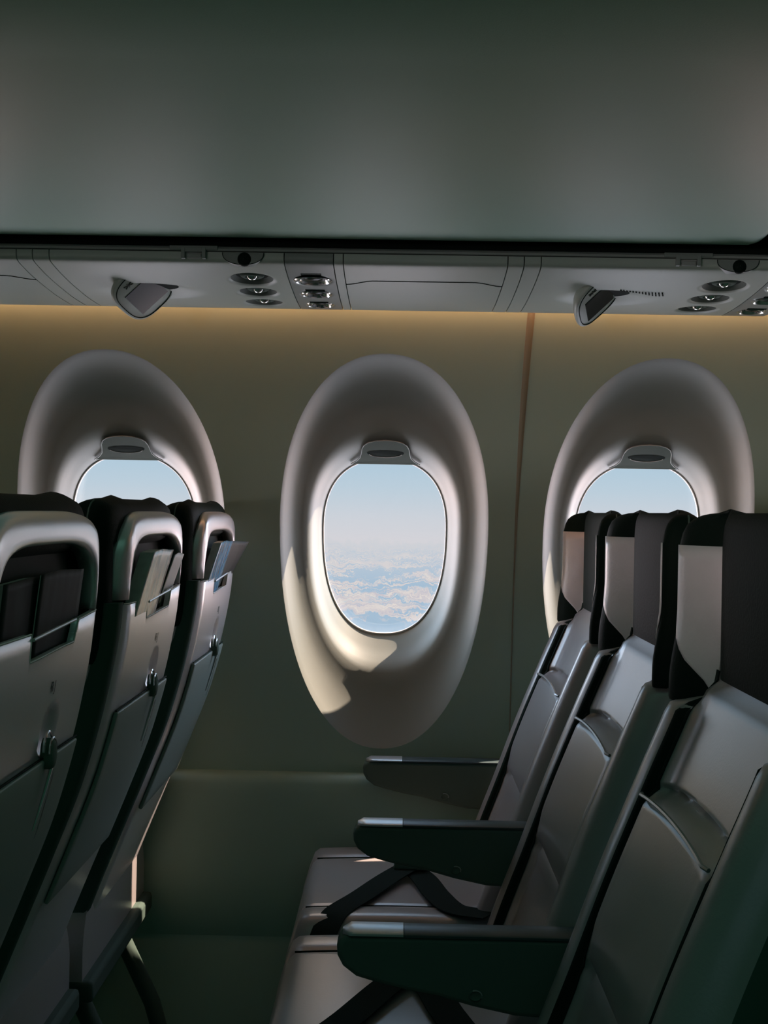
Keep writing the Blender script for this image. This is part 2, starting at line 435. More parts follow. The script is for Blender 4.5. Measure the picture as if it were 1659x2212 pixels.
    a.box(xh - .017, xh + .011, 1.807, 1.82, 1.534, 1.541); a.box(xh - .040, xh + .034, 1.8075, 1.82, 1.5375, 1.544)
    hb = a.build('hinge_bracket', M['psugrey'], root, bevel=.0008)
    a = MB(); a.box(xh - .014, xh + .009, 1.8085, 1.816, 1.525, 1.532); a.build('hinge_pin', M['rail'], hb, bevel=.0015)
    return root
def light_panel(x0, x1, label):
    root = thing('reading_light_panel', (0, 0, 0), label=label, cat='reading light panel', group='reading light panels')
    xn = (x0 + x1) / 2
    def field(x, y):
        h = 0
        for yy, r in LEN: h = max(h, bowl(x - xn, y - yy, r * 1.1, .010))
        return h
    panel_mesh(x0, x1, field, name='panel_face', m=M['psugrey'], parent=root)
    for yy, r in LEN:
        z = psuZ(yy); a = MB()
        rows = [[(xn + rr_ * math.cos(t), yy + rr_ * math.sin(t), z + zz) for t in [2 * PI * k / 32 for k in range(32)]] for rr_, zz in ((r, .0005), (r * .94, -.0012), (r * .84, .0005), (r * .72, .005), (r * .6, .009))]
        a.grid(rows, close_u=True); l = a.build('reading_light', M['chrome'], root, ang=60)
        a = MB(); rows = [[(xn + rr_ * math.cos(t), yy + rr_ * math.sin(t), z + zz) for t in [2 * PI * k / 24 for k in range(24)]] for rr_, zz in ((r * .62, .0085), (r * .5, .0035), (r * .3, .0012), (r * .02, .0004))]
        a.grid(rows, close_u=True); a.build('light_lens', M['screen'], l, ang=60)
        y2 = yy - r - .009
        a = MB(); q = [(xn - .016, y2), (xn + .016, y2), (xn + .016, y2 + .006), (xn - .016, y2 + .006)]
        a.tube([(p[0], p[1], psuZ(p[1]) - .0004) for p in q + [q[0]]], .0006, 4); a.build('light_button', M['dark'], root)
    return root
def blank_panel(x0, x1, label, name='blank_panel', group=None, door=True):
    root = thing(name, (0, 0, 0), label=label, cat='blank panel' if door else 'filler strip', group=group)
    panel_mesh(x0, x1, name='panel_face', parent=root)
    if door:
        a = MB(); pts = []
        w = (x1 - x0); y1 = 1.893; 
        for k in range(30):
            u = k / 29; x = x0 + w * u; e = min(u, 1 - u) * w
            yy = y1 + .022 * (1 - sst(0, .045, e))
            pts.append((x, yy, psuZ(yy) - .0002))
        a.tube(pts, .0009, 6); a.build('cover_seam', M['dark'], root)
    return root
PP = .758
xA = -.549
E = [-.600, -.575, -.549, -.186, -.110, -.095]
fs_lab = [['narrow filler strip nearest the left frame edge above the left window', 'narrow filler strip just left of the left sign pod'],
          ['narrow filler strip right of the wide blank panel over the centre window', 'narrow filler strip just left of the right sign pod']]
service_panel(-.549, -.186, 'pale service panel with a tilted sign pod and three air nozzles, above the left window')
service_panel(-.549 + PP, -.186 + PP, 'pale service panel with sign pod and slotted speaker grille, above the right window', speaker=True)
light_panel(-.186, -.110, 'dark grey strip with three chrome reading lights left of the wide blank panel')
light_panel(-.186 + PP, -.110 + PP, 'dark grey strip with chrome reading lights cut off by the right frame edge')
blank_panel(-.110, -.095, 'thin pale spacer between the centre reading lights and wide blank panel', 'filler_strip', 'filler strips between service panels', False)
blank_panel(-.095, -.600 + PP, 'wide blank service panel with a curved cover seam above the centre window')
blank_panel(-.095 - PP, -.600, 'blank service panel at the left frame edge left of the curved filler strips')
for s_ in (0, 1):
    for j in (0, 1):
        blank_panel(E[j] + PP * s_, E[j+1] + PP * s_, fs_lab[s_][j], 'filler_strip', 'filler strips between service panels', False)

# warm light strip hidden behind the outboard edge of the service panels
a = MB(); a.box(-1.9, 1.9, 2.1395, 2.1435, 1.5125, 1.5185)
ls = a.build('light_strip', None or M['seal'])
em = bpy.data.materials.new('warm_led'); em.use_nodes = True; nt = em.node_tree
b = nt.nodes['Principled BSDF']; b.inputs['Base Color'].default_value = (.8, .6, .4, 1)
b.inputs['Emission Color'].default_value = (1, .40, .19, 1); b.inputs['Emission Strength'].default_value = 22.0
ls.data.materials[0] = em
tag(ls, 'warm amber light strip hidden behind the service panels, washing the top of the sidewall', 'light')

# ------------------------------------------------------------------ seats
XR = [(.36, .19), (.42, .21), (.5, .24), (.6, .28), (.7, .32), (.8, .357), (.92, .387), (1.0, .399), (1.08, .403), (1.12, .401), (1.134, .397), (1.16, .388)]
XF = [(.36, .115), (.42, .125), (.5, .148), (.634, .197), (.739, .235), (.854, .281), (.93, .312), (.96, .322), (1.06, .333), (1.13, .336), (1.16, .34)]
def xr(z): return interp(XR, z)
def xf(z): return interp(XF, z)
def hw(z): return interp([(.36, .205), (.6, .212), (.9, .210), (1.0, .205), (1.16, .2)], z)
def arch(y): return .842 - .35 * y * y
def front(y, z):
    w = hw(z); a = abs(y)
    x = xf(z) + .026 * (1 - sst(.120, .168, a))
    if a > .178: x += .075 * ((a - .178) / (w - .178 + 1e-6)) ** 2.4 * .55
    # lumbar pillow below the arched seam
    c = 1 - sst(.125, .150, a)
    za = arch(y)
    x += c * (-.019 * sst(za + .002, za - .016, z) * sst(.60, .70, z) + .010 * math.exp(-((z - za - .003) / .0035) ** 2) + .006 * math.exp(-((z - .640) / .004) ** 2))
    # groove of the long seam beside the bolster
    x += .006 * math.exp(-((a - .146) / .0028) ** 2) + sst(.925, .945, z) * .038 * sst(.132, .152, a) + .013 * sst(.948, .962, z)
    return x
def make_seat():
    root = thing('airline_seat')
    # backrest leather
    zs = sorted(set([.37 + (.99 - .37) * k / 60 for k in range(61)] + [arch(0) + d * .003 for d in range(-8, 5)]))
    ys = sorted(set([-.2 + .4 * k / 44 for k in range(45)] + [s * (.146 + d * .002) for s in (1, -1) for d in range(-3, 4)] + [s * v for s in (1, -1) for v in (.204, .207)]))
    mb = MB(); rows = []
    for z in zs:
        w = hw(z); r = []
        for y in ys: 
            yy = y / .207 * w; r.append((min(front(yy, z), xr(z) - .036), yy, z))
        r += [(xr(z) - .030, w, z), (xr(z) - .022, w - .012, z), (xr(z) - .022, -w + .012, z), (xr(z) - .030, -w, z)]
        rows.append(r)
    mb.grid(rows, close_u=True); mb.cap(rows[0], True); mb.cap(rows[-1])
    bk = mb.build('backrest', M['panel'], root, ang=55)
    # piping along the bolsters
    for s in (1, -1):
        mb = MB(); mb.grid([[(min(front(s * y, z), xr(z) - .036) - .0012, s * y, z) for y in (.1385, .1425, .146, .1495, .1535)] for z in [.40 + .57 * k / 60 for k in range(61)]])
        mb.build('bolster_seam', M['leather'], bk, solid=.001, offset=0)
    mb = MB(); mb.tube([(front(y, arch(y) - .017) - .0016, y, arch(y) - .004) for y in [-.142 + .284 * k / 30 for k in range(31)]], .0022, 6)
    mb.build('lumbar_piping', M['panel'], bk)
    # dark side skirts of the backrest
    for s in (1, -1):
        mb = MB(); rows = []
        for k in range(40):
            z = .37 + .65 * k / 39; w = hw(z)
            rows.append([(x_, s * yy, z) for x_, yy in (((xf(z) + .045, w - .002), (xf(z) + .050, w + .002), (xr(z) - .030, w + .003), (xr(z) - .026, w - .002)) if s > 0 else
                         ((xf(z) + .045, w - .002), (xf(z) + .050, w + .002), (xr(z) - .010, w + .002), (xr(z) - .005, w - .003), (xr(z) - .005, w - .024), (xr(z) - .018, w - .026)))])
        mb.grid(rows, close_u=True); mb.cap(rows[0], True); mb.cap(rows[-1]); mb.build('side_skirt', M['skirt'], root, ang=50)
    # headrest cover: dome with two forward wings
    half = [(.388, .0), (.388, .08), (.387, .15), (.384, .192), (.372, .2085), (.355, .2120), (.341, .2115), (.331, .2085), (.3265, .202), (.3270, .193), (.331, .182), (.338, .172), (.346, .163),
            (.354, .1555), (.361, .1505), (.3665, .1475), (.3650, .143), (.3600, .137), (.3560, .128), (.3540, .115), (.3535, .08), (.3535, .04), (.3535, 0)]
    loop = half + [(x, -y) for x, y in reversed(half[1:-1])]
    def zb(x, y):
        a = abs(y)
        base = .966 - .034 * sst(.143, .158, a)
        if x > .34: base += (.0 if a < .16 else .012 * sst(.34, .37, x))
        return base
    lv = [(1.1455, .03, .80), (1.1448, .20, .86), (1.1425, .42, .91), (1.1385, .62, .95), (1.132, .80, .975), (1.122, .92, .99), (1.108, 1, 1), (1.09, 1, 1)]
    mb = MB(); rows = []
    cx = .362
    for z, sx, sy in lv:
        r = []
        for x, y in loop:
            f = sy
            zz = z + .0045 * math.exp(-((abs(y) - .150) / .006) ** 2) * (1 - sst(.5, 1, sx))
            r.append((cx + (x - cx) * sx, y * f, zz))
        rows.append(r)
    for k in range(1, 15):
        t = k / 14; r = []
        for x, y in loop:
            z = 1.09 + (zb(x, y) - 1.09) * t
            fwd = -.010 * sst(.155, .175, abs(y)) * sst(.35, .9, t) * (1 if x < .36 else 0)
            lim = xr(z) - .012 - .022 * sst(1.112, 1.10, z) * (1 - sst(.175, .19, abs(y)))
            r.append((min(x + fwd, lim), y, z))
        rows.append(r)
    cen = [(x + (cx - x) * .06, y * .985, z + .004) for x, y, z in rows[-1]]
    rows.append([(x, y, z - .0035) for x, y, z in [(a_ + (cx - a_) * .02, b_ * .995, c_) for a_, b_, c_ in rows[-1]]])
    rows.append([(x + (cx - x) * .30, y * .97, z + .002) for x, y, z in rows[-1]])
    mb.grid(rows, close_u=True); mb.cap(rows[0]); mb.cap(rows[-1])
    hd = mb.build('headrest', M['leather'], root, ang=70)
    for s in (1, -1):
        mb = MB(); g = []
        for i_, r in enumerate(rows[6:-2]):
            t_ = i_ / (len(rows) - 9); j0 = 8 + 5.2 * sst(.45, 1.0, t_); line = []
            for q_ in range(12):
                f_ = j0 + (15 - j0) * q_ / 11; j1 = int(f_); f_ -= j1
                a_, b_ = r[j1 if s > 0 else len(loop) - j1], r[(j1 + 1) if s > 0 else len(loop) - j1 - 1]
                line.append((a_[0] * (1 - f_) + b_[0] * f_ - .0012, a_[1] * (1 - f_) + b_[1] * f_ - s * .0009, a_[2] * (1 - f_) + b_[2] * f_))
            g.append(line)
        mb.grid(g); mb.build('headrest_lit_wing', M['wing'], hd, solid=.0012, offset=0, ang=60)  # pale overlay on the dark leather, tapered like the light on the wing
    for s in (1, -1):
        mb = MB(); pth = []
        for i, r in enumerate(rows[2:-2]):
            j = min(range(len(loop)), key=lambda q: abs(loop[q][0] - .355) + abs(loop[q][1] - s * .2120))
            p = r[j]; pth.append((p[0], p[1] + s * .0006, p[2]))
        mb.tube(pth, .0012, 5)
        mb.build('headrest_seam', M['black'], hd)
    # ---- rear shell: upper frame round the pocket opening
    def ym(y): return y if y > 0 else y * .885
    def sx_(y, z): return xr(z) - (.022 - .010 * sst(.99, 1.03, z)) * max(0, (abs(y) - .170) / .038) ** 2.2
    mb = MB(); rows = []
    N = 64
    for i in range(N + 1):
        ph = PI - PI * i / N; c_, s_ = math.cos(ph), math.sin(ph)
        def pw(v, n): return math.copysign(abs(v) ** (2 / n), v)
        yo, zo = .2095 * pw(c_, 4.5), 1.022 + .113 * pw(s_, 4.0)
        yi, zi = .181 * pw(c_, 4.0), 1.022 + .079 * pw(s_, 3.4)
        r = []
        for t, dx in ((0, -.014), (0, -.008), (.04, -.003), (.14, -.0008), (.3, 0), (.5, 0), (.7, 0), (.88, -.0006), (.97, -.003), (1, -.007), (1, -.022)):
            y, z = yo + (yi - yo) * t, zo + (zi - zo) * t
            r.append((sx_(y, z) + dx, ym(y), z))
        rows.append(r)
    mb.grid(rows); mb.build('shell_frame', M['shell'], root, ang=60, solid=.0015)
    # dark liner closing the opening
    mb = MB(); mb.grid([[(xr(z) - .031, y, z) for y in (-.195, 0, .195)] for z in (.93, .98, 1.02, 1.06, 1.10, 1.115)])
    mb.build('pocket_liner', M['pocket'], root)
    # lower shell with the notched pocket lip
    def ztop(y):
        v = 1.0165 + .004 * sst(.10, .19, y)
        return v - .0275 * sst(-.066, -.0625, y) * (1 - sst(.094, .108, y)) + .004 * sst(-.06, .09, y) * (y < .1)
    yy = sorted(set([-.209 + .418 * k / 60 for k in range(61)] + [-.066 + .0006 * k for k in range(7)] + [.094 + .0014 * k for k in range(11)]))
    mb = MB(); rows = []
    zrow = [0, .004, .012, .03, .06, .1, .15, .2, .3, .4, .5, .6, .7, .8, .9, 1]
    for t in zrow:
        r = []
        for y in yy:
            zt = ztop(y); z = zt + (.50 - zt) * t
            x = sx_(y, z) + (-.0010 if t == 0 else 0)
            # hollow dish above the tray latch
            x -= .010 * max(0, 1 - ((y - .055) / .026) ** 2 - ((z - .908) / .030) ** 2) ** .8 if abs(y - .055) < .026 and abs(z - .908) < .03 else 0
            r.append((x, y, z))
        rows.append(r)
    # finer rows near the latch dish
    fine = []
    zz_ = sorted(set([1.0, .98, .96, .95] + [.94 - .004 * k for k in range(18)] + [.86, .84, .80, .75, .7, .65, .6, .55, .50, .45, .41, .37]), reverse=True)
    rows = [[(sx_(y, ztop(y)) - .008, ym(y), ztop(y)) for y in yy], [(sx_(y, ztop(y)) - .0012, ym(y), ztop(y)) for y in yy], [(sx_(y, ztop(y)), ym(y), ztop(y) - .0012) for y in yy]]
    for z0_ in zz_:
        r = []
        for y in yy:
            z = min(z0_, ztop(y) - .002) if z0_ > .985 else z0_
            x = sx_(y, z); q = 1 - ((y - .055) / .027) ** 2 - ((z - .906) / .030) ** 2
            if q > 0: x -= .011 * q ** .7
            r.append((x, ym(y), z))
        rows.append(r)
    mb.grid(rows); lo = mb.build('pocket_shell', M['shell'], root, ang=50)
    e = MB(); e.tube([(sx_(y, ztop(y)) - .0004, ym(y), ztop(y) + .0003) for y in yy if -.20 < y < .20], .0011, 6); e.build('pocket_edge', M['seal'], lo)
    e = MB(); e.tube([(sx_(y, 1.015) + .0015, ym(y), 1.0115 + .045 * (y + .064)) for y in [-.0640 + .152 * k / 16 for k in range(17)]], .0018, 8); e.build('pocket_bar', M['alu'], lo)
    # side wings of shell
    # tray table with centre line
    mb = MB(); rows = []
    for k in range(14):
        z = .875 - .25 * k / 13; rows.append([(sx_(y, z) + .004, ym(y), z) for y in [-.170 + .34 * j / 16 for j in range(17)]])
    mb.grid(rows); tt = mb.build('tray_table', M['tray'], root, solid=.006, bevel=.002, offset=0)
    e = MB(); e.tube([(sx_(y, .877) + .004, ym(y), .877 + (.0 if abs(y) < .17 else 0)) for y in [-.172 + .344 * j / 20 for j in range(21)]], .0013, 6); e.build('tray_gap', M['dark'], tt)
    # tray latch: chrome hoop, black knob, hanging lever
    yl = .055
    e = MB(); X_ = sx_(yl, .893) + .006
    arc = [(X_ - .003, yl + .0155 * math.cos(t), .884 + .019 * math.sin(t)) for t in [PI * k / 18 for k in range(19)]]
    e.tube(arc, .0015, 6); arc2 = [(X_ + .002, yl + .0125 * math.cos(t), .882 + .015 * math.sin(t)) for t in [PI * k / 18 for k in range(19)]]
    e.tube(arc2, .0012, 6); la = e.build('tray_latch', M['chrome'], root)
    e = MB(); rows = []
    for d, s in ((-.006, 1), (.002, 1), (.0055, .85), (.007, .5), (.0072, .05)):
        rows.append([(X_ + d - .002, yl + .0118 * s * math.cos(t), .880 + .0165 * s * math.sin(t)) for t in [2 * PI * k / 24 for k in range(24)]])
    e.grid(rows, close_u=True); e.build('latch_knob', M['black'], la, ang=60)
    e = MB(); pl = [(sx_(yl, z) + .0125, yl + .002, z) for z in [.868 - .07 * k / 8 for k in range(9)]]
    e.tube(pl, lambda t: .0022 - .0012 * t, 6); e.tube([(p[0], p[1] + .006, p[2] - .01) for p in pl], .0006, 5); e.build('latch_lever', M['chrome'], la)
    # small dark letters stamped below the pocket
    cu = bpy.data.curves.new('letters', 'FONT'); cu.body = 'RJ'; cu.size = .016; cu.extrude = .0001; cu.space_character = 1.3
    to = bpy.data.objects.new('letters', cu); C.objects.link(to); dg = bpy.context.evaluated_depsgraph_get()
    me = bpy.data.meshes.new_from_object(to.evaluated_get(dg)); bpy.data.objects.remove(to)
    lm = bpy.data.objects.new('stamped_letters', me); C.objects.link(lm); me.materials.clear(); me.materials.append(M['ink']); lm.parent = root
    lm.matrix_local = Matrix.Translation((xr(.948) + .0010, .030, .948)) @ Matrix.Rotation(math.radians(8.5), 4, 'Y') @ Matrix(((0, 0, 1, 0), (1, 0, 0, 0), (0, 1, 0, 0), (0, 0, 0, 1)))
    # ---- seat cushion
    mb = MB(); rows = []
    nx = 40
    for i in range(nx + 1):
        t = i / nx; x = -.178 + .40 * t
        ztp = .462 + .006 * math.sin(PI * t) - .020 * sst(.05, .0, t) + .010 * sst(.75, 1, t)
        q = 1 - t * nx / 3.5
        if q > 0: ztp -= .050 * q ** 2.2
        r = []
        for j in range(53):
            y = -.232 + .464 * j / 52; a = abs(y)
            z = ztp - .055 * max(0, (a - .195) / .037) ** 2.6 - .005 * math.exp(-((a - .142) / .0035) ** 2)
            z += .004 * sst(.14, .17, a) * sst(.23, .19, a)
            r.append((x, y, z))
        r += [(x, .232, .36), (x, -.232, .36)]
        rows.append(r)
    mb.grid(rows, close_u=True); mb.cap(rows[0], True); mb.cap(rows[-1]); cu_ = mb.build('seat_cushion', M['panel'], root, ang=60)
    for s in (1, -1):
        e = MB(); e.tube([(x, s * .142, .4605 + .006 * math.sin(PI * (x + .178) / .4)) for x in [-.150 + .34 * k / 20 for k in range(21)]], .0016, 6)
        e.build('cushion_piping', M['dark'], cu_)
    # frame and legs
    mb = MB(); mb.box(-.16, .24, -.235, .235, .325, .362)
    fr = mb.build('seat_frame', M['frame'], root, bevel=.008)
    for s in (1, -1):
        e = MB(); e.tube([(-.10, s * .15, .335), (-.12, s * .15, .17), (-.13, s * .15, .004)], .016, 10); e.build('leg', M['frame'], root)
        e = MB(); e.tube([(.18, s * .15, .335), (.26, s * .15, .17), (.31, s * .15, .004)], .016, 10); e.build('leg', M['frame'], root)
    return root

def make_armrest(root, y0):
    prof = [(-.0640, .6385), (-.0700, .634), (-.0735, .626), (-.0725, .614), (-.066, .602), (-.050, .590), (-.025, .583), (.01, .575), (.045, .569), (.09, .557), (.14, .547), (.22, .543), (.225, .639), (.12, .6395), (.03, .6390)]
    mb = MB(); mb.prism(prof, lambda p: (p[0], y0 - .019, p[1]), lambda p: (p[0], y0 + .019, p[1]))
    ar = mb.build('armrest', M['black'], root, bevel=.006, segs=3)
    def capm(xa, xb, nm, m, zt, tip):
        mb = MB(); rows = []
        n = 16
        for i in range(n + 1):
            x = xa + (xb - xa) * i / n
            k = 1 if not tip else min(1, .35 + ((x - xa) / .014)) if x < xa + .014 else 1
            w = .0205 * k; h = zt - (.0035 * (1 - k) if tip else 0)
            rows.append([(x, y0 - w, h - .0045), (x, y0 - w, h - .0018), (x, y0 - w * .86, h - .0003), (x, y0, h + .0006), (x, y0 + w * .86, h - .0003), (x, y0 + w, h - .0018), (x, y0 + w, h - .0045)])
        mb.grid(rows, close_u=True); mb.cap(rows[0], True); mb.cap(rows[-1]); return mb.build(nm, m, ar, ang=60)
    tag(capm(-.067, .0055, 'armrest_tip', M['alu'], .6440, True), 'brushed silver end cap')
    capm(.0065, .222, 'armrest_pad', M['armpad'], .6435, False)
    e = MB(); rows = [[(.092 + r_ * math.cos(t), y0 - .0185 - d, .572 + r_ * .8 * math.sin(t)) for t in [2 * PI * k / 20 for k in range(20)]] for r_, d in ((.0085, -.004), (.0085, .0015), (.007, .003), (.0055, .0015), (.0003, .0012))]
    e.grid(rows, close_u=True); rb = e.build('recline_button', M['black'], ar, ang=50)
    e = MB(); e.tube([(.092 + .0078 * math.cos(t), y0 - .0207, .572 + .0062 * math.sin(t)) for t in [-.4 + 2.4 * k / 12 for k in range(13)]], .0009, 5); e.build('button_rim', M['alu'], rb)
    ar.location = (.007, 0, -.003)
    return ar
M['armpad'] = mat('armrest_pad', (.05, .075, .08), .38)

proto = make_seat()
YS = [1.18, 1.67, 2.16]
LAB = [['seat seen from behind at the left frame edge, dark papers in its pocket', 'middle seat of the left row seen from behind, pale magazine in its pocket', 'left row seat beside the sidewall seen from behind, blue magazine in its pocket'],
       ['aisle seat of the right row, largest headrest, cut by the right frame edge', 'middle seat of the right row with pinkish lit headrest wing', 'right row seat nearest the sidewall, bluish headrest wing in front of right window']]
seats = []
first = True
for r_i, xrow in enumerate((-.745, 0.)):
    for s_i, y in enumerate(YS):
        o = proto if first else copy_tree(proto)
        first = False
        dx = [-.005, .001, .015][s_i] if r_i == 0 else 0
        o.location = (xrow + dx, y, 0)
        tag(o, LAB[r_i][s_i], 'airline seat', 'seats in rows of three')
        seats.append(o)
for o in seats[:3]:
    for ch in o.children:
        if ch.name.startswith('headrest'): ch.location.z = .006
for s_i, o in enumerate(seats):
    make_armrest(o, .240)
    if s_i % 3 == 0: make_armrest(o, -.245)

# ------------------------------------------------------------------ seat pocket papers (left row)
def magazine(name, seat, y0, y1, x0, zb_, zt_, lean, thick, m, label, curl=0., skew=0., cat='magazine', group=None):
    """a closed booklet standing in the pocket, leaning aft at the top"""
    ox, oy, _ = seat.location
    root = thing(name, (ox, oy, 0), label=label, cat=cat, group=group)
    def pos(u, v, k):     # u across, v up, k through
        y = y0 + (y1 - y0) * u + skew * v
        z = zb_ + (zt_ - zb_) * v - .006 * abs(u - .4) * v
        x = x0 + lean * v ** 1.2 + curl * (u ** 2) * v + k
        return (x, y, z)
    nU, nV = 12, 14
    mb = MB(); mb.grid([[pos(u / nU, v / nV, thick) for u in range(nU + 1)] for v in range(nV + 1)]); mb.build('cover', m, root, solid=.0006)
    mb = MB()
    A = [[pos(u / nU, v / nV * .995, .0003) for u in range(nU + 1)] for v in range(nV + 1)]
    B = [[pos(u / nU, v / nV * .995, thick - .0006) for u in range(nU + 1)] for v in range(nV + 1)]
    mb.grid(A); mb.grid(B); mb.grid([A[-1], B[-1]]); mb.grid([A[0], B[0]])
    mb.grid([[r[0] for r in A], [r[0] for r in B]]); mb.grid([[r[-1] for r in A], [r[-1] for r in B]])
    mb.build('pages', M['page'], root)
    return root
XP = .375
s0, s1, s2 = seats[0], seats[1], seats[2]
magazine('magazine', s0, -.115, .075, XP - .001, .955, 1.070, .010, .008, M['cover_dark'], 'dark glossy magazine in the pocket of the seat at the left frame edge')
magazine('safety_card', s0, -.02, .135, XP + .0085, .955, 1.074, .012, .002, M['cover_dark'], 'dark folded card standing behind the magazine in the leftmost seat pocket', cat='card')
magazine('magazine', s1, -.135, .000, XP - .001, .960, 1.084, .028, .018, M['cover_pink'], 'pale pinkish magazine leaning out of the middle left seat pocket', skew=.018)
magazine('magazine', s1, .00, .085, XP - .002, .955, 1.076, .020, .007, M['cover_dark'], 'black magazine beside the pale one in the middle left seat pocket', skew=.03)
magazine('safety_card', s1, .075, .150, XP + .003, .965, 1.072, .026, .0015, M['seal'], 'plain white card at the right of the middle left seat pocket', skew=.03, cat='card')
magazine('magazine', s2, -.135, .010, XP - .001, .960, 1.084, .032, .014, M['cover_blue'], 'bright blue magazine leaning out of the pocket next to the sidewall', skew=.018)
magazine('magazine', s2, .0, .150, XP - .002, .965, 1.080, .030, .007, M['cover_dark'], 'black magazine flaring out of the pocket beside the blue one', skew=.03, curl=.020)

# ------------------------------------------------------------------ seat belts
def ribbon(mb, path, w, th=.002):
    path = [Vector(p) for p in path]; rows = []
    for i, p in enumerate(path):
        t = (path[min(i+1, len(path)-1)] - path[max(i-1, 0)]); t.z *= .3; t.normalize()
        sd = Vector((0, 0, 1)).cross(t).normalized() * w / 2
        rows.append([p - sd, p + sd, p + sd + Vector((0, 0, th)), p - sd + Vector((0, 0, th))])
    mb.grid(rows, close_u=True); mb.cap(rows[0], True); mb.cap(rows[-1])
def curve(pts, n=40):
    out = []
    for k in range(n + 1):
        t = k / n * (len(pts) - 1); tab = [(i, i) for i in range(len(pts))]
        out.append(tuple(interp([(i, p[c]) for i, p in enumerate(pts)], t) for c in range(3)))
    return out
def seat_belt(y0, label):
    root = thing('seat_belt', (0, y0, 0), label=label, cat='seat belt', group='seat belts')
    mb = MB(); ribbon(mb, curve([(.16, -.215, .479), (.10, -.17, .474), (.075, -.10, .474), (.055, -.02, .476), (.035, .03, .478)]), .048); mb.build('strap', M['belt'], root)
    mb = MB(); ribbon(mb, curve([(.025, .03, .482), (-.01, -.03, .479), (-.055, -.12, .475), (-.095, -.19, .470), (-.115, -.235, .44), (-.118, -.244, .405)]), .046); mb.build('strap', M['belt'], root)
    q = [(-.032, -.022), (.030, -.024), (.034, .018), (-.028, .024)]
    mb = MB(); mb.prism(q, lambda p: (.030 + p[0], .035 + p[1], .482), lambda p: (.030 + p[0] * .94, .035 + p[1] * .94, .496)); bu = mb.build('buckle', M['black'], root, bevel=.003)
    mb = MB(); mb.tube([(.030 + p[0], .035 + p[1], .495) for p in [q[3], q[0], q[1], q[2]]], .0011, 6); mb.build('buckle_edge', M['alu'], bu)
    return root
seat_belt(2.16, 'black lap belt with metal buckle lying on the cushion next to the sidewall')
seat_belt(1.67, 'black lap belt across the middle cushion in front, deep in shadow')

# ------------------------------------------------------------------ world: sky over a broken cloud deck
w = bpy.data.worlds.new('sky'); SC.world = w; w.use_nodes = True; nt = w.node_tree; N = nt.nodes; L = nt.links
for n in list(N): N.remove(n)
out = N.new('ShaderNodeOutputWorld'); bg = N.new('ShaderNodeBackground'); L.new(bg.outputs[0], out.inputs[0])
tc = N.new('ShaderNodeTexCoord'); sep = N.new('ShaderNodeSeparateXYZ'); L.new(tc.outputs['Generated'], sep.inputs[0])
def math_(op, a, b=None, clamp=False):
    m = N.new('ShaderNodeMath'); m.operation = op; m.use_clamp = clamp
    for i, v in enumerate((a, b)):
        if v is None: continue
        if isinstance(v, (int, float)): m.inputs[i].default_value = v
        else: L.new(v, m.inputs[i])
    return m.outputs[0]
def ramp(fac, stops):
    r = N.new('ShaderNodeValToRGB')
    while len(r.color_ramp.elements) < len(stops): r.color_ramp.elements.new(.5)
    for e, (p, c) in zip(r.color_ramp.elements, stops): e.position = p; e.color = (*c, 1) if not isinstance(c, float) else (c, c, c, 1)
    L.new(fac, r.inputs[0]); return r.outputs[0]
elev = math_('ADD', sep.outputs['Z'], .024)
sky = ramp(math_('MULTIPLY', elev, 4.0), [(0, (.74, .71, .76)), (.08, (.68, .70, .77)), (.18, (.56, .67, .78)), (.34, (.43, .62, .78)), (1, (.26, .48, .72))])
wn = N.new('ShaderNodeTexNoise'); wn.inputs['Scale'].default_value = 75; wn.inputs['Detail'].default_value = 5; wn.inputs['Roughness'].default_value = .6
L.new(tc.outputs['Generated'], wn.inputs['Vector'])
bil = math_('MULTIPLY', math_('SUBTRACT', wn.outputs['Fac'], .5), .024)
down = math_('MAXIMUM', math_('SUBTRACT', bil, elev), .0015)
px = math_('DIVIDE', sep.outputs['X'], down); py = math_('DIVIDE', sep.outputs['Y'], down)
cmb = N.new('ShaderNodeCombineXYZ'); L.new(px, cmb.inputs[0]); L.new(py, cmb.inputs[1]); cmb.inputs[2].default_value = 3.7
cn = N.new('ShaderNodeTexNoise'); cn.inputs['Scale'].default_value = .42; cn.inputs['Detail'].default_value = 12; cn.inputs['Roughness'].default_value = .62
L.new(cmb.outputs[0], cn.inputs['Vector'])
mask = ramp(cn.outputs['Fac'], [(.0, 0.), (.475, 0.), (.51, 1.), (1, 1.)])
cn2 = N.new('ShaderNodeTexNoise'); cn2.inputs['Scale'].default_value = 1.6; cn2.inputs['Detail'].default_value = 7; L.new(cmb.outputs[0], cn2.inputs['Vector'])
ccol = ramp(cn2.outputs['Fac'], [(.35, (.62, .58, .66)), (.52, (.78, .70, .70)), (.68, (.90, .82, .76))])
def mix(f, a, b):
    m = N.new('ShaderNodeMix'); m.data_type = 'RGBA'
    L.new(f, m.inputs['Factor'])
    for i, v in (('A', a), ('B', b)):
        if isinstance(v, tuple): m.inputs[i].default_value = (*v, 1)
        else: L.new(v, m.inputs[i])
    return m.outputs['Result']
deck = mix(mask, (.42, .56, .72), ccol)
haze = math_('MULTIPLY', math_('SUBTRACT', 1.0, math_('MULTIPLY', math_('MULTIPLY', elev, -1.0), 26.0, True), True), .75)
deck = mix(haze, deck, (.74, .72, .76))
bel = math_('MULTIPLY', math_('ADD', math_('MULTIPLY', elev, -1.0), bil), 300.0, True)
L.new(mix(bel, sky, deck), bg.inputs['Color'])
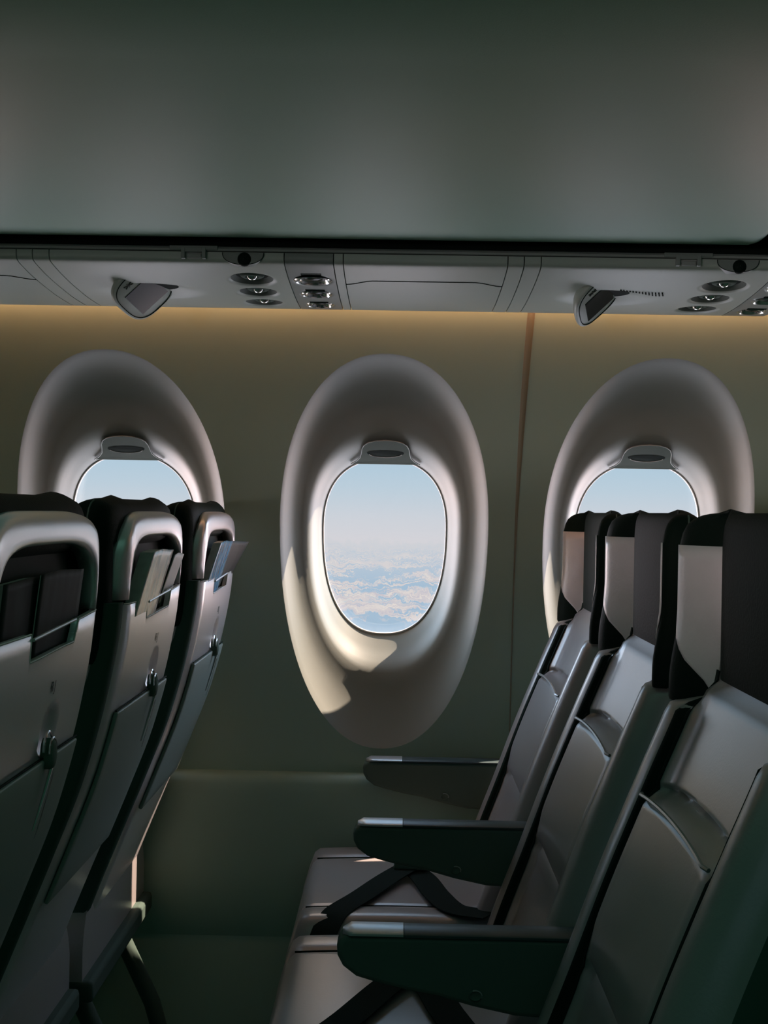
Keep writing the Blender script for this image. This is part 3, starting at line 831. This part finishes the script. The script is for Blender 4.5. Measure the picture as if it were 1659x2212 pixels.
# unseen sky boosted to light the cabin: zenith, deck below, sides, far side
up_ = math_('MULTIPLY', math_('MAXIMUM', math_('SUBTRACT', sep.outputs['Z'], .10), 0), 4.0)
dn_ = math_('MULTIPLY', math_('MAXIMUM', math_('SUBTRACT', math_('MULTIPLY', sep.outputs['Z'], -1.0), .14), 0), 14.0)
sd_ = math_('MULTIPLY', math_('MAXIMUM', math_('SUBTRACT', math_('ABSOLUTE', sep.outputs['X']), .29), 0), 50.0)
near = math_('MINIMUM', math_('ADD', math_('ADD', up_, dn_), math_('MINIMUM', sd_, 11.0)), 14.0)
yp = math_('MULTIPLY', math_('ADD', sep.outputs['Y'], .02), 20.0, True)
band = ramp(math_('ADD', math_('MULTIPLY', sep.outputs['Z'], 2.0), .5), [(0, .05), (.18, .15), (.32, .9), (.46, 1.), (.50, .25), (.54, 0.), (1, 0.)])
az = math_('MULTIPLY', math_('SUBTRACT', math_('MULTIPLY', sep.outputs['X'], -1.0), .26), 9.0, True)
far_ = math_('ADD', math_('MULTIPLY', math_('MULTIPLY', band, az), 62.0), math_('MULTIPLY', band, 3.0))
fac = math_('ADD', math_('ADD', math_('MULTIPLY', near, yp), math_('MULTIPLY', far_, math_('SUBTRACT', 1.0, yp))), 1.0)
L.new(fac, bg.inputs['Strength'])
tint = N.new('ShaderNodeMix'); tint.data_type = 'RGBA'; tint.blend_type = 'MULTIPLY'
L.new(math_('MULTIPLY', math_('SUBTRACT', fac, 1.0), .4, True), tint.inputs['Factor'])
L.new(bg.inputs['Color'].links[0].from_socket, tint.inputs['A']); tint.inputs['B'].default_value = (1.28, .94, .86, 1)
L.new(tint.outputs['Result'], bg.inputs['Color'])
w.cycles.sampling_method = 'MANUAL'; w.cycles.sample_map_resolution = 512

# portals just outside every window guide the daylight sampling
def area(name, loc, rot, sx, sy, power=0, col=(1, 1, 1), portal=False):
    l = bpy.data.lights.new(name, 'AREA'); l.shape = 'RECTANGLE'; l.size = sx; l.size_y = sy; l.energy = power; l.color = col
    if portal: l.cycles.is_portal = True
    o = bpy.data.objects.new(name, l); C.objects.link(o); o.location = loc; o.rotation_euler = rot; return o
for xc in XS:
    area('portal', (xc, wallY(1.08) + .20, 1.08), (math.radians(-90), 0, 0), .32, .50, portal=True)
for xc in XL:
    area('portal', (xc, 1.30 - wallY(1.08) - .20, 1.08), (math.radians(90), 0, 0), .32, .50, portal=True)
# unseen teal fill lamps above the aisle and opposite side, added to lift dark parts
area('ceiling_fill_light', (0, .35, 2.12), (0, 0, 0), 5.5, 1.0, 4.0, (.36, 1.0, .76))
area('side_fill_light', (0, -.75, 1.95), (math.radians(58), 0, 0), 6, .35, 12.0, (.34, 1.0, .74))
# sun
sl = bpy.data.lights.new('sun', 'SUN'); sl.energy = 20; sl.color = (1, .73, .58); sl.angle = math.radians(.6)
so = bpy.data.objects.new('sun', sl); C.objects.link(so)
d = Vector((-2.5, -1.0, -3.55))
so.rotation_euler = d.to_track_quat('-Z', 'Y').to_euler()

# ------------------------------------------------------------------ camera
cam = bpy.data.cameras.new('camera'); co = bpy.data.objects.new('camera', cam); C.objects.link(co)
cam.sensor_fit = 'HORIZONTAL'; cam.sensor_width = 36; cam.lens = 2550 / 1659 * 36; cam.clip_start = .02; cam.clip_end = 1000
yaw, roll = math.radians(.8), .018
co.matrix_world = Matrix.Translation((0, 0, 1.14)) @ Matrix.Rotation(yaw, 4, 'Z') @ Matrix.Rotation(PI / 2, 4, 'X') @ Matrix.Rotation(roll, 4, 'Z')
SC.camera = co

SC.view_settings.view_transform = 'Standard'; SC.view_settings.look = 'None'; SC.view_settings.exposure = 0; SC.view_settings.gamma = 1
SC.cycles.use_denoising = True; SC.cycles.max_bounces = 10; SC.cycles.diffuse_bounces = 6; SC.cycles.transparent_max_bounces = 12
SC.cycles.caustics_reflective = False; SC.cycles.caustics_refractive = False; SC.cycles.sample_clamp_indirect = 4
